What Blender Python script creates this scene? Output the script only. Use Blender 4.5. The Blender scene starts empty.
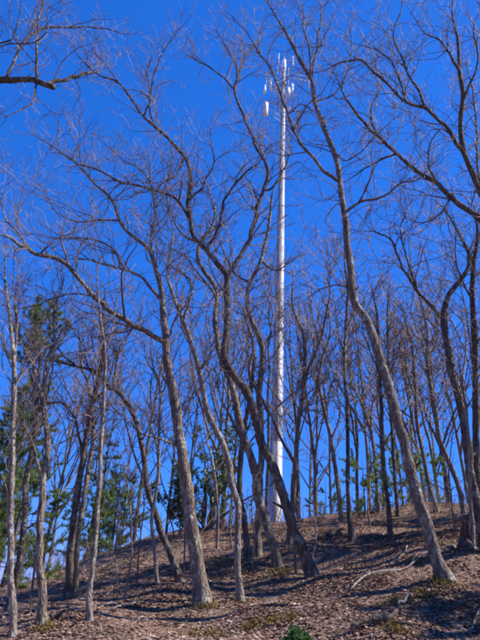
import bpy, math, random
import numpy as np
from mathutils import Vector, Matrix

# ------------------------------------------------------------------ camera, sky, sun, exposure
SC = bpy.context.scene
COL = SC.collection
W0, H0 = 480.0, 640.0                      # size of the photograph, used as the unit for tracing
FPX = 554.0
PITCH, ROLL = math.radians(26.0), math.radians(3.1)
CAMP = np.array((0.0, 0.0, 1.6))
FWD = np.array((0.0, math.cos(PITCH), math.sin(PITCH)))
R0 = np.array((1.0, 0.0, 0.0))
U0 = np.array((0.0, -math.sin(PITCH), math.cos(PITCH)))
RGT = R0 * math.cos(ROLL) + U0 * math.sin(ROLL)
UPV = -R0 * math.sin(ROLL) + U0 * math.cos(ROLL)
cam = bpy.data.cameras.new('camera')
cam.sensor_fit = 'VERTICAL'
cam.sensor_height = 24.0
cam.lens = 24.0 * FPX / H0
cam.clip_start, cam.clip_end = 0.1, 9000.0
camo = bpy.data.objects.new('camera', cam)
COL.objects.link(camo)
m = Matrix.Identity(4)
for i in range(3):
    m[i][0], m[i][1], m[i][2], m[i][3] = RGT[i], UPV[i], -FWD[i], CAMP[i]
camo.matrix_world = m
SC.camera = camo

SUN_EL, SUN_AZ = 45.0, 91.0                # azimuth clockwise from +Y (the way the camera looks)
world = bpy.data.worlds.new('World')
SC.world = world
world.use_nodes = True
nt = world.node_tree
bg = nt.nodes['Background']
sky = nt.nodes.new('ShaderNodeTexSky')
sky.sky_type = 'NISHITA'
sky.sun_disc = False
sky.sun_elevation = math.radians(SUN_EL)
sky.sun_rotation = math.radians(SUN_AZ)
sky.altitude = 400.0
sky.air_density = 1.0
sky.dust_density = 0.0
sky.ozone_density = 10.0
# the phone's colour rendering of a clear sky: one response curve per channel, the same over the whole sky
sep = nt.nodes.new('ShaderNodeSeparateColor')
com = nt.nodes.new('ShaderNodeCombineColor')
nt.links.new(sky.outputs[0], sep.inputs[0])
for ch, (gain, gam) in enumerate(((0.22, 1.2), (0.71, 0.64), (1.99, 0.56))):
    pw = nt.nodes.new('ShaderNodeMath'); pw.operation = 'POWER'; pw.inputs[1].default_value = gam
    ml = nt.nodes.new('ShaderNodeMath'); ml.operation = 'MULTIPLY'; ml.inputs[1].default_value = gain
    nt.links.new(sep.outputs[ch], pw.inputs[0])
    nt.links.new(pw.outputs[0], ml.inputs[0])
    nt.links.new(ml.outputs[0], com.inputs[ch])
nt.links.new(com.outputs[0], bg.inputs[0])
bg.inputs[1].default_value = 0.135
sun = bpy.data.lights.new('sun', 'SUN')
sun.energy = 5.0
sun.angle = math.radians(0.53)
sun.color = (1.0, 0.94, 0.86)
suno = bpy.data.objects.new('sun', sun)
COL.objects.link(suno)
_e, _a = math.radians(SUN_EL), math.radians(SUN_AZ)
SUND = Vector((math.sin(_a) * math.cos(_e), math.cos(_a) * math.cos(_e), math.sin(_e)))
suno.rotation_euler = SUND.to_track_quat('Z', 'Y').to_euler()
suno.location = (20, 0, 40)
SC.view_settings.view_transform = 'Standard'
SC.view_settings.look = 'None'
SC.view_settings.gamma = 1.0
SC.view_settings.exposure = 0.74
SC.view_settings.use_curve_mapping = False
SC.cycles.pixel_filter_type = 'BLACKMAN_HARRIS'
SC.cycles.filter_width = 2.3               # the soft lens of a small phone camera

# ------------------------------------------------------------------ helpers
def ray(px, py):
    d = FWD + RGT * ((px - W0 / 2) / FPX) - UPV * ((py - H0 / 2) / FPX)
    return d

def at(px, py, Y):
    d = ray(px, py)
    return CAMP + d * (Y / d[1])

def ground(x, y):
    x = np.asarray(x, float); y = np.asarray(y, float)
    yc = np.clip(y, -40, 200)
    # the slope climbs away from the camera and bends over at the crest
    t = yc - 27.0 + 0.133 * np.clip(x, -40, 40)
    over = np.log1p(np.exp(np.clip(t / 3.0, -30, 30))) * 3.0
    z = 0.1733 * yc - 0.32 * over
    z = z + (0.113 + 0.0027 * np.clip(y, 0, 40)) * np.clip(x, -60, 60) - 0.050 * np.clip(-x - 1, 0, 40) ** 1.6 - 0.0068 * np.clip(x - 2, 0, 40) ** 1.6
    z = np.maximum(z, -22 + 0.05 * z)
    b = 0.10 * np.sin(0.61 * x + 0.37 * y + 1.0) + 0.07 * np.sin(1.3 * x - 0.9 * y) + 0.04 * np.sin(2.7 * x + 2.1 * y + 2) + 0.025 * np.sin(5.1 * x - 3.9 * y)
    r = np.hypot(x, y)
    return z + b * np.clip((r - 1) / 4, 0, 1)

def hit(px, py, far=60.0):
    d = ray(px, py); d = d / d[1]
    Y = np.arange(3.0, far, 0.02)
    P = CAMP[None] + d[None] * Y[:, None]
    below = P[:, 2] <= ground(P[:, 0], P[:, 1])
    if not below.any():
        return None
    i = int(np.argmax(below))
    return P[i]

def skyline(px):
    """lowest image row still showing sky above bare ground at this column"""
    best = 1e9
    for Y in np.arange(5, 60, 0.5):
        d = ray(px, 520); X = d[0] / d[1] * Y
        z = float(ground(X, Y))
        v = np.array((X, Y, z)) - CAMP
        py = H0 / 2 - FPX * v.dot(UPV) / v.dot(FWD)
        best = min(best, py)
    return best

def prop(o, label=None, cat=None, group=None, kind=None):
    if label: o['label'] = label
    if cat: o['category'] = cat
    if group: o['group'] = group
    if kind: o['kind'] = kind
    return o

def empty(name, loc, label, cat, group=None):
    o = bpy.data.objects.new(name, None)
    o.empty_display_size = 0.2
    COL.objects.link(o)
    o.location = tuple(float(c) for c in loc)
    return prop(o, label, cat, group)

def make_mesh(name, V, faces, mat, smooth=True):
    """faces: list of int arrays, each (M, n)"""
    me = bpy.data.meshes.new(name)
    V = np.asarray(V, np.float32)
    me.vertices.add(len(V)); me.vertices.foreach_set('co', V.ravel())
    faces = [np.asarray(f, np.int32) for f in faces if len(f)]
    tot = np.concatenate([np.full(len(f), f.shape[1], np.int32) for f in faces])
    idx = np.concatenate([f.ravel() for f in faces])
    start = np.concatenate(([0], np.cumsum(tot)[:-1])).astype(np.int32)
    me.loops.add(len(idx)); me.loops.foreach_set('vertex_index', idx)
    me.polygons.add(len(tot)); me.polygons.foreach_set('loop_start', start)
    me.polygons.foreach_set('loop_total', tot)
    if smooth:
        me.polygons.foreach_set('use_smooth', np.ones(len(tot), bool))
    me.update(calc_edges=True)
    me.materials.append(mat)
    return me

def add(name, me, parent=None, origin=None):
    o = bpy.data.objects.new(name, me)
    COL.objects.link(o)
    if parent is not None:
        o.parent = parent
    return o

def norm(v):
    return v / np.maximum(np.linalg.norm(v, axis=-1, keepdims=True), 1e-9)

def tubes(P, R, sides, ref=None, rough=0.0, rng=None, cap=False):
    """P (N,K,3), R (N,K) -> verts, quads (, caps)"""
    N, K, _ = P.shape
    T = np.empty_like(P)
    T[:, 1:-1] = P[:, 2:] - P[:, :-2]
    T[:, 0] = P[:, 1] - P[:, 0]
    T[:, -1] = P[:, -1] - P[:, -2]
    T = norm(T)
    if ref is None:
        m_ = norm(P[:, -1] - P[:, 0])
        ref = np.where(np.abs(m_[:, 2:3]) < 0.8, np.array([[0, 0, 1.0]]), np.array([[1.0, 0, 0]]))
    else:
        ref = np.broadcast_to(np.asarray(ref, float), (N, 3))
    n1 = norm(np.cross(T, ref[:, None, :]))
    n2 = np.cross(T, n1)
    a = np.arange(sides) * (2 * math.pi / sides)
    ring = n1[:, :, None, :] * np.cos(a)[None, None, :, None] + n2[:, :, None, :] * np.sin(a)[None, None, :, None]
    rr = R[:, :, None, None]
    if rough > 0:
        nz = rng.normal(size=(N, K, sides))
        nz = (nz + np.roll(nz, 1, 2) + np.roll(nz, -1, 2)) / 3
        nz[:, 1:-1] = (nz[:, :-2] + nz[:, 1:-1] * 2 + nz[:, 2:]) / 4
        rr = rr * (1 + rough * nz[..., None])
    V = (P[:, :, None, :] + ring * rr).reshape(-1, 3)
    n_ = np.arange(N)[:, None, None] * (K * sides)
    k_ = np.arange(K - 1)[None, :, None] * sides
    s_ = np.arange(sides)[None, None, :]
    s2 = (s_ + 1) % sides
    F = np.stack([n_ + k_ + s_, n_ + k_ + s2, n_ + k_ + sides + s2, n_ + k_ + sides + s_], -1).reshape(-1, 4)
    faces = [F]
    if cap:
        c0 = n_[:, 0] + (K - 1) * sides + s_[0]
        faces.append(c0)
        faces.append(n_[:, 0] + s_[0][:, ::-1])
    return V, faces

def join(parts):
    """parts: list of (V, faces list)"""
    Vs, by, off = [], {}, 0
    for V, fs in parts:
        Vs.append(V)
        for f in fs:
            f = np.asarray(f)
            by.setdefault(f.shape[1], []).append(f + off)
        off += len(V)
    return np.concatenate(Vs), [np.concatenate(v) for v in by.values()]

def smooth_line(P, n):
    """Catmull-Rom through P (any dimension), n points evenly spaced"""
    P = np.asarray(P, float)
    if len(P) == 2:
        P = np.vstack([P[0], (P[0] + P[1]) / 2, P[1]])
    Q = np.vstack([2 * P[0] - P[1], P, 2 * P[-1] - P[-2]])
    out = []
    for i in range(1, len(Q) - 2):
        t = np.linspace(0, 1, 12, endpoint=False)[:, None]
        a, b, c, d = Q[i - 1], Q[i], Q[i + 1], Q[i + 2]
        out.append(0.5 * ((2 * b) + (-a + c) * t + (2 * a - 5 * b + 4 * c - d) * t ** 2 + (-a + 3 * b - 3 * c + d) * t ** 3))
    out.append(P[-1:])
    O = np.vstack(out)
    s = np.concatenate(([0], np.cumsum(np.linalg.norm(np.diff(O[:, :2], axis=0), axis=1))))
    u = np.linspace(0, s[-1], n)
    return np.stack([np.interp(u, s, O[:, j]) for j in range(O.shape[1])], 1)

# ------------------------------------------------------------------ materials
def new_mat(name, rough=0.85, spec=0.25):
    mt = bpy.data.materials.new(name)
    mt.use_nodes = True
    b = mt.node_tree.nodes['Principled BSDF']
    b.inputs['Roughness'].default_value = rough
    b.inputs['Specular IOR Level'].default_value = spec
    return mt, mt.node_tree, b

def ramp(nt, fac, stops):
    r = nt.nodes.new('ShaderNodeValToRGB')
    el = r.color_ramp.elements
    while len(el) < len(stops):
        el.new(0.5)
    for e, (p, c) in zip(el, stops):
        e.position = p
        e.color = (*c, 1) if len(c) == 3 else c
    nt.links.new(fac, r.inputs[0])
    return r.outputs[0]

def noise(nt, vec, scale, detail=4, rough=0.6):
    n = nt.nodes.new('ShaderNodeTexNoise')
    n.inputs['Scale'].default_value = scale
    n.inputs['Detail'].default_value = detail
    n.inputs['Roughness'].default_value = rough
    nt.links.new(vec, n.inputs['Vector'])
    return n.outputs[0]

def mapping(nt, vec, scale=(1, 1, 1), loc=(0, 0, 0)):
    mp = nt.nodes.new('ShaderNodeMapping')
    mp.inputs['Scale'].default_value = scale
    mp.inputs['Location'].default_value = loc
    nt.links.new(vec, mp.inputs['Vector'])
    return mp.outputs[0]

def mix(nt, fac, a, b, mode='MIX'):
    x = nt.nodes.new('ShaderNodeMix')
    x.data_type = 'RGBA'
    x.blend_type = mode
    for inp, v in ((x.inputs[0], fac), (x.inputs[6], a), (x.inputs[7], b)):
        if isinstance(v, (int, float)):
            inp.default_value = v
        elif isinstance(v, tuple):
            inp.default_value = (*v, 1)
        else:
            nt.links.new(v, inp)
    return x.outputs[2]

def bump(nt, b, h, strength, dist):
    bp = nt.nodes.new('ShaderNodeBump')
    bp.inputs['Strength'].default_value = strength
    bp.inputs['Distance'].default_value = dist
    nt.links.new(h, bp.inputs['Height'])
    nt.links.new(bp.outputs[0], b.inputs['Normal'])

def bark_mat(name, dark, mid, light, lichen, k=1.0):
    mt, t, b = new_mat(name, 0.9, 0.15)
    tc = t.nodes.new('ShaderNodeTexCoord')
    v = mapping(t, tc.outputs['Object'], (1, 1, 0.20))
    n1 = noise(t, v, 21 * k, 7, 0.72)
    vo = t.nodes.new('ShaderNodeTexVoronoi')
    vo.feature = 'DISTANCE_TO_EDGE'
    vo.inputs['Scale'].default_value = 17 * k
    wv = t.nodes.new('ShaderNodeVectorMath'); wv.operation = 'ADD'
    nn = t.nodes.new('ShaderNodeTexNoise'); nn.inputs['Scale'].default_value = 6.0
    t.links.new(tc.outputs['Object'], nn.inputs['Vector'])
    sc_ = t.nodes.new('ShaderNodeVectorMath'); sc_.operation = 'SCALE'; sc_.inputs['Scale'].default_value = 0.12
    t.links.new(nn.outputs['Color'], sc_.inputs[0])
    t.links.new(v, wv.inputs[0]); t.links.new(sc_.outputs[0], wv.inputs[1])
    t.links.new(wv.outputs[0], vo.inputs['Vector'])
    plate = ramp(t, vo.outputs[0], [(0.0, (0.0, 0.0, 0.0)), (0.22, (1, 1, 1))])
    n2 = noise(t, tc.outputs['Object'], 2.6, 5, 0.65)
    n3 = noise(t, tc.outputs['Object'], 11.0, 4, 0.6)
    c = ramp(t, n1, [(0.34, dark), (0.50, mid), (0.66, light)])
    c = mix(t, mix(t, 0.35, (1.0, 1.0, 1.0), plate), dark, c)
    lf = ramp(t, n2, [(0.48, (0, 0, 0)), (0.60, (1, 1, 1))])
    lf2 = ramp(t, n3, [(0.46, (0, 0, 0)), (0.58, (1, 1, 1))])
    f = mix(t, 1.0, lf, lf2, 'MULTIPLY')
    c = mix(t, f, c, lichen)
    t.links.new(c, b.inputs['Base Color'])
    h = mix(t, 0.55, n1, plate)
    bump(t, b, h, 1.0, 0.03)
    return mt

BARK = [
    bark_mat('bark_grey_brown', (0.075, 0.055, 0.041), (0.185, 0.138, 0.105), (0.30, 0.235, 0.182), (0.35, 0.335, 0.265)),
    bark_mat('bark_dark', (0.045, 0.033, 0.025), (0.112, 0.082, 0.063), (0.205, 0.156, 0.122), (0.25, 0.235, 0.18)),
    bark_mat('bark_pale', (0.11, 0.085, 0.066), (0.24, 0.19, 0.152), (0.35, 0.295, 0.245), (0.40, 0.38, 0.32)),
    bark_mat('bark_russet', (0.045, 0.025, 0.018), (0.105, 0.060, 0.045), (0.18, 0.115, 0.088), (0.17, 0.14, 0.11)),
]
def twig_mat(name, a, b_):
    mt, t, b = new_mat(name, 0.7, 0.35)
    g = t.nodes.new('ShaderNodeNewGeometry')
    c = ramp(t, g.outputs['Random Per Island'], [(0.0, a), (1.0, b_)])
    t.links.new(c, b.inputs['Base Color'])
    return mt
TWIG = twig_mat('twig_bark', (0.11, 0.072, 0.060), (0.43, 0.33, 0.29))
TWIG_DARK = twig_mat('branch_bark', (0.075, 0.052, 0.042), (0.20, 0.145, 0.118))
TWIG_FAR = twig_mat('far_twig_bark', (0.13, 0.080, 0.062), (0.38, 0.27, 0.225))

# ------------------------------------------------------------------ ground
def ground_mat():
    mt, t, b = new_mat('leaf_litter_soil', 0.95, 0.1)
    tc = t.nodes.new('ShaderNodeTexCoord')
    n1 = noise(t, tc.outputs['Object'], 9.0, 8, 0.7)
    n2 = noise(t, tc.outputs['Object'], 0.55, 4, 0.6)
    n3 = noise(t, tc.outputs['Object'], 30.0, 4, 0.6)
    n4 = noise(t, tc.outputs['Object'], 42.0, 5, 0.75)
    c = ramp(t, mix(t, 0.65, n1, n4), [(0.36, (0.085, 0.052, 0.036)), (0.5, (0.215, 0.134, 0.092)), (0.62, (0.36, 0.245, 0.178))])
    c = mix(t, ramp(t, n2, [(0.56, (0, 0, 0)), (0.68, (0.55, 0.55, 0.55))]), c, (0.10, 0.092, 0.030))
    t.links.new(c, b.inputs['Base Color'])
    h = mix(t, 0.5, n1, n3)
    bump(t, b, h, 0.8, 0.05)
    return mt

def build_ground():
    ax = np.concatenate((-np.geomspace(3000, 22, 26), np.arange(-21, 21.01, 0.3), np.geomspace(22, 3000, 26)))
    ay = np.concatenate((-np.geomspace(3000, 8, 18), np.arange(-7, 42.01, 0.3), np.geomspace(44, 3000, 26)))
    X, Y = np.meshgrid(ax, ay)
    Z = ground(X, Y)
    V = np.stack([X, Y, Z], -1).reshape(-1, 3)
    nx, ny = len(ax), len(ay)
    i = np.arange(nx - 1)[None, :]; j = np.arange(ny - 1)[:, None] * nx
    F = np.stack([j + i, j + i + 1, j + i + 1 + nx, j + i + nx], -1).reshape(-1, 4)
    o = add('hillside', make_mesh('hillside', V, [F], ground_mat()))
    prop(o, kind='structure')
build_ground()

def visible_ground_points(rng, n, dens_pow=1.0, ymin=4.0, ymax=33.0, margin=0.06):
    """random ground points inside (a little wider than) the camera's footprint, denser close by"""
    out = []
    while sum(len(o) for o in out) < n:
        u = rng.random(n)
        Y = ymin + (ymax - ymin) * u ** 1.25
        k = rng.uniform(-0.55, 0.55, n)
        X = k * Y * 1.0
        keep = rng.random(n) < np.clip(12.0 / Y, 0.35, 1.0)
        out.append(np.stack([X[keep], Y[keep]], 1))
    return np.concatenate(out)[:n]

def leaf_litter():
    rng = np.random.default_rng(11)
    mt, t, b = new_mat('dry_leaf', 0.75, 0.3)
    g = t.nodes.new('ShaderNodeNewGeometry')
    c = ramp(t, g.outputs['Random Per Island'], [(0.0, (0.145, 0.080, 0.052)), (0.35, (0.27, 0.162, 0.110)), (0.68, (0.355, 0.232, 0.166)), (0.92, (0.45, 0.32, 0.245)), (1.0, (0.60, 0.48, 0.40))])
    t.links.new(c, b.inputs['Base Color'])
    n = 300000
    XY = visible_ground_points(rng, n)
    # blown together in drifts: thin out by a slow pattern, bare soil and rotten mould between
    x_, y_ = XY[:, 0], XY[:, 1]
    drift = np.sin(1.1 * x_ + 0.8 * y_) + np.sin(2.3 * x_ - 1.7 * y_ + 1) + 0.8 * np.sin(4.1 * x_ + 3.3 * y_ + 2) + 0.6 * np.sin(7.7 * x_ - 6.1 * y_)
    XY = XY[rng.random(n) < np.clip(0.75 + 0.28 * drift, 0.36, 1)]
    n = len(XY)
    Z = ground(XY[:, 0], XY[:, 1])
    C = np.stack([XY[:, 0], XY[:, 1], Z + rng.uniform(0.002, 0.016, n)], 1)
    L = rng.uniform(0.012, 0.029, n) * rng.choice((1.0, 1.0, 1.0, 1.4), n) * np.clip(0.85 + XY[:, 1] / 45, 0.9, 1.5)
    Wd = L * rng.uniform(0.4, 0.8, n)
    az = rng.uniform(0, 2 * math.pi, n)
    tilt = rng.normal(0, 0.15, n); rollv = rng.normal(0, 0.17, n)
    fx = np.stack([np.cos(az) * np.cos(tilt), np.sin(az) * np.cos(tilt), np.sin(tilt)], 1)
    sd = np.stack([-np.sin(az) * np.cos(rollv), np.cos(az) * np.cos(rollv), np.sin(rollv)], 1)
    up = np.cross(fx, sd)
    curl = (rng.uniform(-0.2, 0.5, n) * Wd)[:, None]
    sk = rng.uniform(-0.35, 0.35, n)
    V = np.stack([C - fx * L[:, None], C + fx * (L * sk)[:, None] + sd * Wd[:, None] + up * curl, C + fx * L[:, None] * 1.05, C + fx * (L * -sk)[:, None] - sd * Wd[:, None] + up * curl], 1).reshape(-1, 3)
    o_ = np.arange(n)[:, None] * 4
    F = np.concatenate([o_ + np.array([[0, 2, 1]]), o_ + np.array([[0, 3, 2]])])
    o = add('leaf_litter', make_mesh('leaf_litter', V, [F], mt, smooth=False))
    prop(o, 'brown and tan dry leaves covering the whole forest slope', 'dead leaves', kind='stuff')
leaf_litter()

# ------------------------------------------------------------------ branching
UPZ = np.array((0, 0, 1.0))
def spawn(rng, P, R, spacing, lo, hi, K, ang=(35, 70), t0=0.15, rfac=0.5, rmin=0.004, up=0.25, wig=0.10, maxn=40, tip=1):
    """children of the polylines P (N,K0,3) with radii R (N,K0)"""
    N, K0, _ = P.shape
    seg = np.linalg.norm(np.diff(P, axis=1), axis=2)
    Lp = seg.sum(1)
    cnt = np.clip(np.floor(Lp * (1 - t0) / spacing + rng.random(N)), 0, maxn).astype(int) + tip
    ii = np.repeat(np.arange(N), cnt)
    M = len(ii)
    if M == 0:
        return np.zeros((0, K, 3)), np.zeros((0, K))
    first = np.concatenate(([0], np.cumsum(cnt)[:-1]))
    isTip = (np.arange(M) - np.repeat(first, cnt)) < tip
    t = t0 + (1 - t0) * rng.random(M)
    t = np.where(isTip, 0.97, t)
    f = t * (K0 - 1)
    k = np.minimum(f.astype(int), K0 - 2)
    w = (f - k)[:, None]
    A = P[ii, k] * (1 - w) + P[ii, k + 1] * w
    D = norm(P[ii, k + 1] - P[ii, k])
    r = R[ii, k] * (1 - w[:, 0]) + R[ii, k + 1] * w[:, 0]
    th = np.radians(rng.uniform(ang[0], ang[1], M)) * np.where(isTip, 0.25, 1.0)
    q = rng.normal(size=(M, 3))
    q = norm(q - D * (q * D).sum(1, keepdims=True))
    d = D * np.cos(th)[:, None] + q * np.sin(th)[:, None]
    d = norm(d + UPZ * up * rng.uniform(0.2, 1.4, M)[:, None])
    Ln = rng.uniform(lo, hi, M) * (1.15 - 0.6 * t)
    r0 = np.maximum(np.minimum(r * rfac * rng.uniform(0.7, 1.1, M), Ln * 0.010 + 0.002), rmin)
    r0 = np.where(isTip, np.maximum(r * 0.72, rmin), r0)
    Q = np.empty((M, K, 3)); Q[:, 0] = A
    step = (Ln / (K - 1))[:, None]
    for j in range(1, K):
        d = norm(d + rng.normal(size=(M, 3)) * wig * 2 + UPZ * up * 0.25)
        Q[:, j] = Q[:, j - 1] + d * step
    tt = np.linspace(0, 1, K)[None]
    RR = np.maximum(r0[:, None] * (1 - 0.75 * tt), rmin * 0.8 * (1 - 0.25 * tt))
    return Q, RR

def crown_mesh(rng, lines, dist, dens=1.0, size=1.0, org=None, mat=None, levels=3, first=(0.125, 0.5, 2.1), t0=0.2):
    """lines: list of (P(K,3), R(K), t0) -> branches, twigs and fine twigs as one mesh"""
    rmin = 0.00042 * dist * 0.85
    parts = []
    l2p, l2r = [], []
    for ln in lines:
        P, R, ts = ln[:3]
        ntip = ln[3] if len(ln) > 3 else 2
        Q, RR = spawn(rng, P[None], R[None], first[0] / dens, first[1] * size, first[2] * size, 7, (28, 58), ts, 0.6, rmin * 1.9, 0.30, 0.15, 60, ntip)
        l2p.append(Q); l2r.append(RR)
    P2, R2 = np.concatenate(l2p), np.concatenate(l2r)
    parts.append(tubes(P2, R2, 4))
    P3, R3 = spawn(rng, P2, R2, 0.20 / dens, 0.25 * size, 0.8 * size, 4, (25, 55), 0.15, 0.6, rmin * 1.2, 0.28, 0.16, 14, 1)
    parts.append(tubes(P3, R3, 3))
    if levels > 2:
        P4, R4 = spawn(rng, P3, R3, 0.24 / dens, 0.14 * size, 0.45 * size, 3, (22, 55), 0.2, 0.7, rmin, 0.2, 0.20, 6, 0)
        parts.append(tubes(P4, R4, 3))
    V, F = join(parts)
    if org is not None:
        V = V - org
    me = make_mesh('crown', V, F, TWIG_DARK)
    me.materials.append(mat or TWIG)
    nq = len(P2) * (P2.shape[1] - 1) * 4                     # the first faces are the stouter branches
    mi = np.ones(len(me.polygons), np.int32); mi[:nq] = 0
    me.polygons.foreach_set('material_index', mi)
    return me

def kinks(rng, S, amp, every):
    """angular wander: real limbs change direction at each old bud, they do not flow in smooth arcs"""
    n = len(S); k = max(3, n // every + 1)
    x = np.linspace(0, n - 1, k)
    for c in (0, 1):
        v = rng.normal(0, 1, k); v[0] = v[-1] = 0
        S[:, c] += np.interp(np.arange(n), x, v) * amp
    return S

def px_radius(w, P):
    v = P - CAMP
    return 0.405 * w * (v @ FWD) / FPX

BASES = []
def traced_tree(label, trunk, limbs=(), depth=None, bark=0, seed=1, dens=1.0, size=1.0, crown_from=0.45, name='bare_tree', flare=1.0, group='bare trees on the slope', lean=0.0, levels=3, tdepth=0.12):
    """trunk: [(px, py, width px)...] from the ground up; limbs: [(parent, w0, w1, [(px,py)...])], parent -1 is the trunk.
    Every limb leaves the picture plane by its own slope, so the tree has depth."""
    rng = np.random.default_rng(seed)
    T = np.array(trunk, float)
    if depth is None:
        h = hit(T[0, 0], T[0, 1])
        Y0 = h[1] if h is not None else 26.0
    else:
        Y0 = depth
    n = max(16, int(len(T) * 5))
    S = smooth_line(T, n)
    S = kinks(rng, S, 0.4 + 0.03 * T[0, 2], 4)
    run = np.linspace(0, 1, n)
    # the trunk wanders a little towards and away from the camera
    ph = rng.uniform(0, 6.28)
    Yt = Y0 + lean * run * 6 + tdepth * Y0 * 0.25 * (np.sin(ph + run * 4.0) - math.sin(ph)) * run
    P = np.array([at(a, b, y) for (a, b), y in zip(S[:, :2], Yt)])
    R = np.array([px_radius(w, p) for w, p in zip(S[:, 2], P)])
    base = P[0].copy()
    base[2] = float(ground(base[0], base[1]))
    # sink the foot and flare the roots
    P = np.vstack([[P[0, 0] , P[0, 1], min(P[0, 2], base[2]) - 0.30], P]); R = np.concatenate([[R[0] * 1.0], R])
    hgt = P[:, 2] - base[2]
    R = R * (1 + 0.28 * flare * np.exp(-np.maximum(hgt, 0) / 0.15))
    R = R * (1 + 0.05 * rng.normal(size=len(R))) * np.interp(np.linspace(0, 1, len(R)), [0, 0.9, 1], [1, 1, 0.4])
    root = empty(name, base, label, 'tree', group)
    BASES.append((base, R[1]))
    V, F = tubes(P[None], R[None], 14, ref=(0, 1, 0), rough=0.13, rng=rng, cap=True)
    add('trunk', make_mesh('trunk', V - base, F, BARK[bark]), root)
    if R[1] > 0.10:                                          # broken-off dead stubs on the bole
        for k in range(int(rng.integers(2, 5))):
            j = int(rng.uniform(0.12, 0.6) * len(P))
            a = rng.uniform(0, 6.28)
            dv = norm(np.array((math.cos(a), math.sin(a) * 0.8, rng.uniform(0.1, 0.9))))
            L = R[j] + rng.uniform(0.05, 0.22)
            q = P[j] + dv[None] * np.linspace(0.3 * R[j], L, 5)[:, None] + np.array((0, 0, 1.0)) * np.linspace(0, 0.03, 5)[:, None]
            V, F = tubes(q[None], np.linspace(R[j] * 0.34, R[j] * 0.17, 5)[None], 7, rough=0.2, rng=rng, cap=True)
            add('broken_stub', make_mesh('broken_stub', V - base, F, BARK[bark]), root)
    lines = [(P, R, crown_from)]
    built, px_lines = [], [(S[:, :2], Yt)]
    for (par, w0, w1, pts) in limbs:
        q = np.array(pts, float)
        sp, sy = px_lines[par + 1]
        i = int(np.argmin(((sp - q[0]) ** 2).sum(1)))
        q[0] = sp[i]
        ystart = sy[i]
        k = max(8, len(q) * 4)
        s = smooth_line(np.column_stack([q, np.linspace(w0, w1, len(q))]), k)
        s[:, 2] = w0 + (w1 - w0) * np.linspace(0, 1, k) ** 0.8
        s = kinks(rng, s, 0.55 + 0.05 * w0, 2)
        plen = np.concatenate(([0], np.cumsum(np.linalg.norm(np.diff(s[:, :2], axis=0), axis=1)))) * ystart / FPX
        sl = rng.uniform(0.15, 0.65) * rng.choice((-1, 1))
        Yl = ystart + sl * plen + 0.05 * plen * np.sin(rng.uniform(0, 6) + plen * 2.0)
        Yl = np.maximum(Yl, ystart * 0.55)
        LP = np.array([at(a, b, y) for (a, b), y in zip(s[:, :2], Yl)])
        LR = np.array([px_radius(w, p) for w, p in zip(s[:, 2], LP)])
        LR = LR * (1 + 0.06 * rng.normal(size=k))
        if w1 < 5:
            LR = LR * np.interp(np.linspace(0, 1, k), [0, 0.8, 1], [1, 1, 0.4])
        V, F = tubes(LP[None], LR[None], 9, ref=(0, 1, 0), rough=0.12, rng=rng, cap=True)
        parent = root
        nm = 'limb'
        if par >= 0 and built[par][1] == 'limb':
            parent, nm = built[par][0], 'branch'
        ob = add(nm, make_mesh(nm, V - base, F, BARK[bark]), parent)
        built.append((ob, nm))
        px_lines.append((s[:, :2], Yl))
        lines.append((LP, LR, 0.12, 0 if w1 > 5 else 2))
    me = crown_mesh(rng, lines, Y0 * 1.15, dens, size, base, TWIG if Y0 < 16 else TWIG_FAR, levels)
    add('crown', me, root)
    return root

TREES = []
exec_order = []
# ---- the traced trees of the slope, from the left edge to the right
traced_tree('slender grey tree at the left edge, its foot in the bottom left corner',
    [(13, 636, 9.5), (12, 597, 8.5), (10, 547, 8), (11, 500, 7.5), (13, 460, 7), (13.5, 420, 6.5), (14, 387, 6), (13, 353, 5), (9, 315, 4), (6, 280, 3), (5, 250, 2)],
    [(-1, 4, 1.5, [(11, 505), (5, 485), (-4, 462)]), (-1, 3.5, 1.2, [(13, 370), (6, 350), (-3, 322)]), (-1, 3, 1.2, [(13, 355), (17, 325), (16, 295), (19, 262)])],
    seed=21, bark=2, dens=0.7, size=0.8)
traced_tree('slanting dark trunk just behind the left edge tree, in front of the pines',
    [(8, 610, 8.5), (17, 577, 8), (23, 540, 7.5), (25, 500, 7), (29, 465, 6.5), (35, 430, 6), (37, 395, 5), (40, 360, 3.5), (36, 330, 2.5)],
    [(-1, 3, 1, [(37, 400), (30, 370), (28, 330)]), (-1, 3, 1, [(36, 415), (48, 390), (55, 350)])],
    seed=22, bark=1, dens=0.7, size=0.9)
traced_tree('grey tree with a mossy foot at lower left, forking into a Y at half height',
    [(42, 624, 12), (42, 590, 10), (40, 547, 9), (41.5, 513, 8.5), (43, 480, 8), (47, 450, 7.5), (45, 420, 7), (43, 400, 6.5), (38, 383, 5.5), (33, 367, 5), (25, 347, 4), (18, 330, 3), (14, 305, 2)],
    [(-1, 5, 2, [(43, 400), (43, 383), (47, 363), (53, 337), (55, 312), (62, 290), (60, 270)]), (-1, 5, 1.6, [(43, 482), (35, 460), (30, 440), (22, 424), (10, 415)]),
     (0, 2.4, 1, [(50, 350), (60, 335), (75, 322)]), (-1, 2.5, 1, [(31, 362), (22, 362), (8, 352)])],
    seed=23, bark=0, dens=0.8, size=0.8)
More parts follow.
